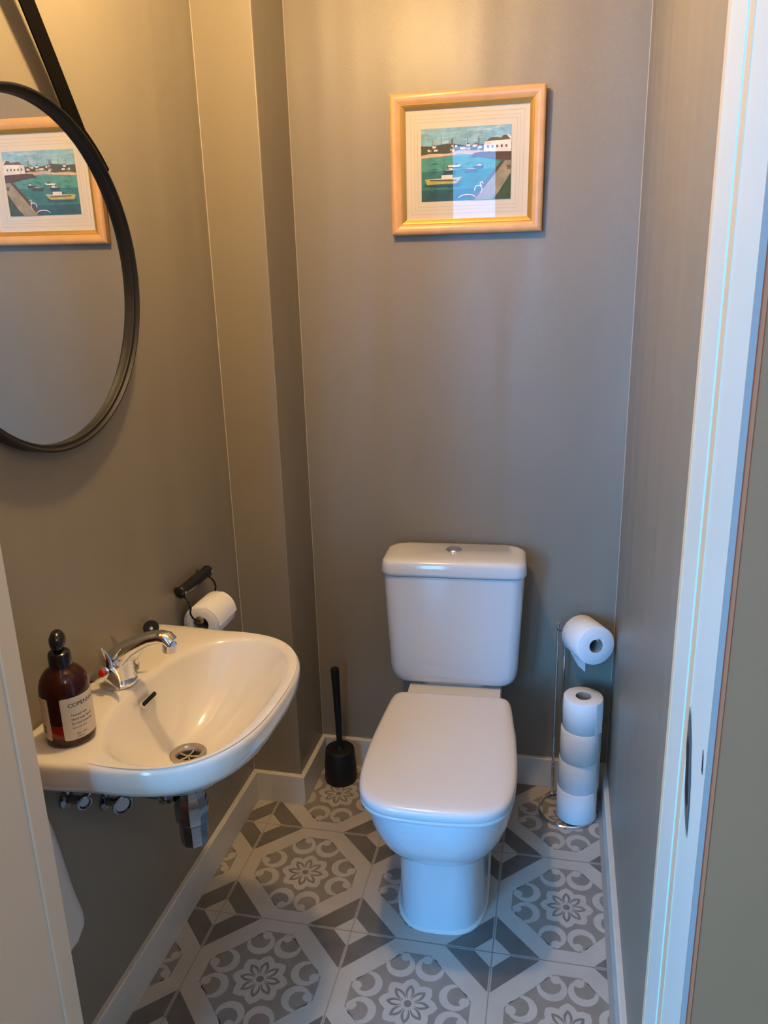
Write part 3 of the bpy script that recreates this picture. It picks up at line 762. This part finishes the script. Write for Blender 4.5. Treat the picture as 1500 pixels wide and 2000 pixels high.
# ------------------------------------------------------------------ round mirror
MC = Vector((-.113, -.8905, 1.4555)); MR = .2765
mr = thing('wall_mirror', 'round mirror with black rim hung from a black leather strap', 'mirror', (XL+.0035, MC.y, MC.z), (0, .013, .0089))
XM = axis_m((0,0,0), (1,0,0))
b = MB(); b.lathe([(MR-.002, .003), (MR, .005), (MR, .0275), (MR-.0015, .029), (MR-.0040, .029), (MR-.0050, .0275), (MR-.0065, .0235), (MR-.0085, .0225), (MR-.0115, .0225), (MR-.0125, .0210), (MR-.0125, .012), (MR-.02, .010), (MR-.02, .003)], 160, XM, 0, False, False)
b.build('rim', M_BLACK, mr, angle=30)
b = MB(); b.lathe([(.0001, .0135), (MR-.012, .0135)], 160, XM, 0, False, False)
b.build('mirror_glass', M_MIRROR, mr, smooth=False)
b = MB(); b.lathe([(.0001, .0008), (MR-.014, .0008), (MR-.014, .0125), (.0001, .0125)], 96, XM); b.build('backing', M_BLACK, mr, angle=30)
# strap from the rim over a peg
PEG = Vector((.016, -.000, .474))
def strap(side):
    b = MB(); a = math.radians(55 if side > 0 else 125)
    p0 = Vector((.0125, (MR+.0015)*math.cos(a), (MR+.0055)*math.sin(a))); p1 = PEG + Vector((side*.0014, 0, 0))
    d = (p1-p0).normalized(); u = Vector((0, -d.z, d.y)).normalized(); hw = .0190; rg = []
    for t in (0, .25, .5, .75, 1.0):
        c = p0.lerp(p1, t); n_ = Vector((1, 0, 0))
        rg.append([c - u*hw - n_*.0013, c + u*hw - n_*.0013, c + u*hw + n_*.0013, c - u*hw + n_*.0013])
    b.loft(rg); return b, a, p0, d, u
for side in (1, -1):
    b, a, p0, d, u = strap(side)
    st = b.build('strap', M_LEATHER, mr, smooth=False)
    # strap end wrapping the outside of the rim, with a stud
    k_ = MB(); rg = []
    for j in range(9):
        aa = a - side*math.radians(-3 + 17*j/8) ; rr = MR+.0012
        cs, sn = math.cos(aa), math.sin(aa)
        rg.append([(.006, rr*cs, rr*sn), (.027, rr*cs, rr*sn), (.027, (rr+.0065)*cs, (rr+.0065)*sn), (.006, (rr+.0065)*cs, (rr+.0065)*sn)])
    k_.loft(rg); k_.build('strap_loop', M_LEATHER, mr, smooth=False)
    aa = a - side*math.radians(10.5); c = Vector((.0165, (MR+.0075)*math.cos(aa), (MR+.0075)*math.sin(aa)))
    MB().lathe([(.005, 0), (.005, .002), (.003, .004), (.0001, .0045)], 20, axis_m(c, (0, math.cos(aa), math.sin(aa)))).build('stud', M_CHROME, mr)
MB().lathe([(.009, .0045), (.009, .036), (.0145, .040), (.0145, .050), (.011, .053), (.0001, .053)], 28, axis_m((.000, PEG.y, PEG.z), (1, 0, 0))).build('wall_peg', M_BLACK, mr)

# ------------------------------------------------------------------ framed picture
PW, PH = .3655, .3165
pc = thing('framed_picture', 'harbour painting in a pale wood and gold frame on the back wall', 'picture', (.4435, -.0015, 1.5465), (math.radians(2.6), 0, math.radians(0.0)))
pc.rotation_euler = (math.radians(1.95), math.radians(0.5), 0)
def frame_loft(prof, name, m_, parent=pc, angle=30):
    """prof: list of (inset, y) around the rectangle -> mitred moulding"""
    b = MB(); corners = [(-1, 0), (1, 0), (1, 1), (-1, 1)]
    rings = []
    for (cx, cz) in corners:
        ring = []
        for ins, y in prof:
            ring.append((cx*(PW/2-ins), y, ins if cz == 0 else PH-ins))
        rings.append(ring)
    rings.append(rings[0])
    b.loft(rings, False, False); return b.build(name, m_, parent, angle=angle)
frame_loft([(0, -.001), (0, -.018), (.002, -.0205), (.006, -.0225), (.012, -.0225), (.019, -.0195), (.0235, -.0175), (.0245, -.0165), (.0245, -.001), (0, -.001)], 'wooden_frame', M_WOOD)
frame_loft([(.0245, -.0168), (.0258, -.0178), (.0275, -.0170), (.0345, -.0105), (.0355, -.0100), (.0355, -.004), (.0245, -.004), (.0245, -.0168)], 'gold_slip', M_GOLD)
iw, ih = .0345, .0345
b = MB(); b.box((-PW/2+.026, -.0058, .026), (PW/2-.026, -.002, PH-.026), 0)
def rect_line(b, ix, iz, wd, y, mi):
    x0, x1, z0, z1 = -PW/2+ix, PW/2-ix, iz, PH-iz
    for a, c in (((x0, y, z0), (x1, y-.0002, z0+wd)), ((x0, y, z1-wd), (x1, y-.0002, z1)), ((x0, y, z0), (x0+wd, y-.0002, z1)), ((x1-wd, y, z0), (x1, y-.0002, z1))): b.box(a, c, mi)
for ins, t_ in ((.0475, .0005), (.0565, .0004), (.0640, .0005)): rect_line(b, ins, ins, t_, -.0058, 1)
b.build('mount_board', [M_MAT, M_MATLINE], pc, smooth=False)
# the painting: many small flat shapes with their own paint colours
U0, U1, V0, V1 = -.1095, .1062, .0765, .2385
def pm_(name, c): return mat('paint_'+name, c, 0.8, noise=0.22, nscale=60)
PA = [pm_('sky', (.22,.44,.58)), pm_('cloud', (.36,.52,.60)), pm_('water', (.035,.17,.17)), pm_('deep', (.02,.085,.11)), pm_('teal', (.07,.27,.24)),
      pm_('sand', (.55,.43,.30)), pm_('town', (.07,.075,.05)), pm_('white', (.75,.72,.66)), pm_('roof', (.13,.09,.06)), pm_('stone', (.30,.26,.17)),
      pm_('green', (.04,.07,.03)), pm_('hull', (.42,.38,.10)), pm_('brown', (.10,.05,.03)), pm_('navy', (.03,.04,.08))]
pr = MB(); lay = [0]
def poly(pts, mi, lift=None):
    lay[0] += 1; y = -.0061 - .000012*lay[0] if lift is None else lift
    pr.add([(U0+(U1-U0)*u, y, V0+(V1-V0)*v) for u, v in pts], [tuple(range(len(pts)))], mi)
def rect(u0, v0, u1, v1, mi): poly([(u0,v0),(u1,v0),(u1,v1),(u0,v1)], mi)
pr.box((U0, -.0061, V0), (U1, -.0057, V1), 0)
rect(0, .62, 1, 1, 0)
rnd = random.Random(3)
for k in range(40):
    u, v, wd, h = rnd.random(), .74+.24*rnd.random(), .05+.16*rnd.random(), .004+.012*rnd.random()
    poly([(min(1, max(0, u+wd*math.cos(q)*.5)), min(1, v+h*math.sin(q))) for q in [2*PI*j/12 for j in range(12)]], 1)
rect(0, 0, 1, .62, 2)
rect(0, .42, 1, .62, 4); rect(0, 0, 1, .16, 3)
for k in range(70):
    u, v, wd = rnd.random()*.95, rnd.random()*.58, .02+.08*rnd.random()
    poly([(u, v), (min(1, u+wd), v+.004), (min(1, u+wd*.8), v+.011), (u+wd*.2, v+.009)], rnd.choice((3, 4, 2, 3)))
poly([(0,.60),(.3,.62),(.45,.64),(.7,.60),(1,.56),(1,.68),(0,.70)], 5)
poly([(0,.64),(.1,.66),(.3,.65),(.42,.69),(.7,.67),(1,.64),(1,.72),(.75,.76),(.5,.75),(.3,.79),(.12,.76),(0,.77)], 6)
for k in range(16):
    u = .01+.66*rnd.random(); v = .67+.07*rnd.random(); w_ = .02+.03*rnd.random()
    rect(u, v, u+w_, v+.028, rnd.choice((7, 7, 5, 9))); poly([(u-.004, v+.028), (u+w_+.004, v+.028), (u+w_*.5, v+.048)], rnd.choice((8, 12)))
for k in range(12):
    u = .04+.62*rnd.random(); rect(u, .70, u+.003, .80+.08*rnd.random(), 8)
poly([(.70,.655),(1,.62),(1,.84),(.98,.84),(.96,.87),(.93,.84),(.74,.82),(.70,.76)], 7)
poly([(.71,.79),(.99,.80),(.95,.86),(.91,.86),(.89,.83),(.78,.84)], 8)
for k in range(5): rect(.735+.05*k, .70, .755+.05*k, .735, 8)
poly([(.55,.60),(1,.52),(1,.64),(.7,.655),(.6,.645)], 12)
poly([(.93,.52),(1,.52),(1,0),(.56,0)], 9); poly([(.90,.53),(.935,.52),(.60,0),(.545,0)], 12)
poly([(.97,.30),(1,.36),(1,0),(.80,0),(.86,.08)], 10); poly([(.95,.46),(1,.46),(1,.40),(.96,.40)], 8)
def boat(u, v, L, h, hull, cab=None):
    poly([(u-.01, v-.25*h), (u+L*.9, v-.35*h), (u+L, v+.1*h), (u, v+.1*h)], 3)
    poly([(u, v+.75*h), (u+.06*L, v), (u+.86*L, v+.05*h), (u+L, v+.9*h), (u+.75*L, v+.66*h), (u+.3*L, v+.62*h)], hull)
    poly([(u+.01, v+.78*h), (u+.3*L, v+.65*h), (u+.75*L, v+.69*h), (u+L, v+.92*h), (u+.74*L, v+.80*h), (u+.3*L, v+.77*h)], 7)
    if cab is not None: rect(u+.45*L, v+.7*h, u+.75*L, v+1.25*h, cab)
boat(.04, .235, .42, .10, 11, 7); boat(.25, .385, .14, .055, 13, 7); boat(.30, .465, .15, .035, 7, 12); boat(.49, .40, .15, .045, 12, None); boat(.59, .445, .11, .035, 12, 7)
poly([(.10,.30),(.40,.29),(.40,.275),(.10,.285)], 12)
for (cu, cv, ru, rv, a0, a1) in ((.645, .145, .045, .06, -60, 200), (.52, .03, .10, .055, 10, 175), (.68, .22, .02, .03, 0, 300)):
    o_, i_ = [], []
    for k in range(18):
        q = math.radians(a0 + (a1-a0)*k/17); o_.append((cu+ru*math.cos(q), max(0, cv+rv*math.sin(q)))); i_.append((cu+(ru-.009)*math.cos(q), max(0, cv+(rv-.012)*math.sin(q))))
    lay[0] += 1
    for k in range(17): poly([o_[k], o_[k+1], i_[k+1], i_[k]], 7, -.0061-.000012*lay[0])
pr.build('painting', PA, pc, smooth=False)
b = MB(); b.add([(-PW/2+.030, -.0095, .030), (PW/2-.030, -.0095, .030), (PW/2-.030, -.0095, PH-.030), (-PW/2+.030, -.0095, PH-.030)], [(0,1,2,3)])
b.build('glazing', M_GLASS, pc, smooth=False)
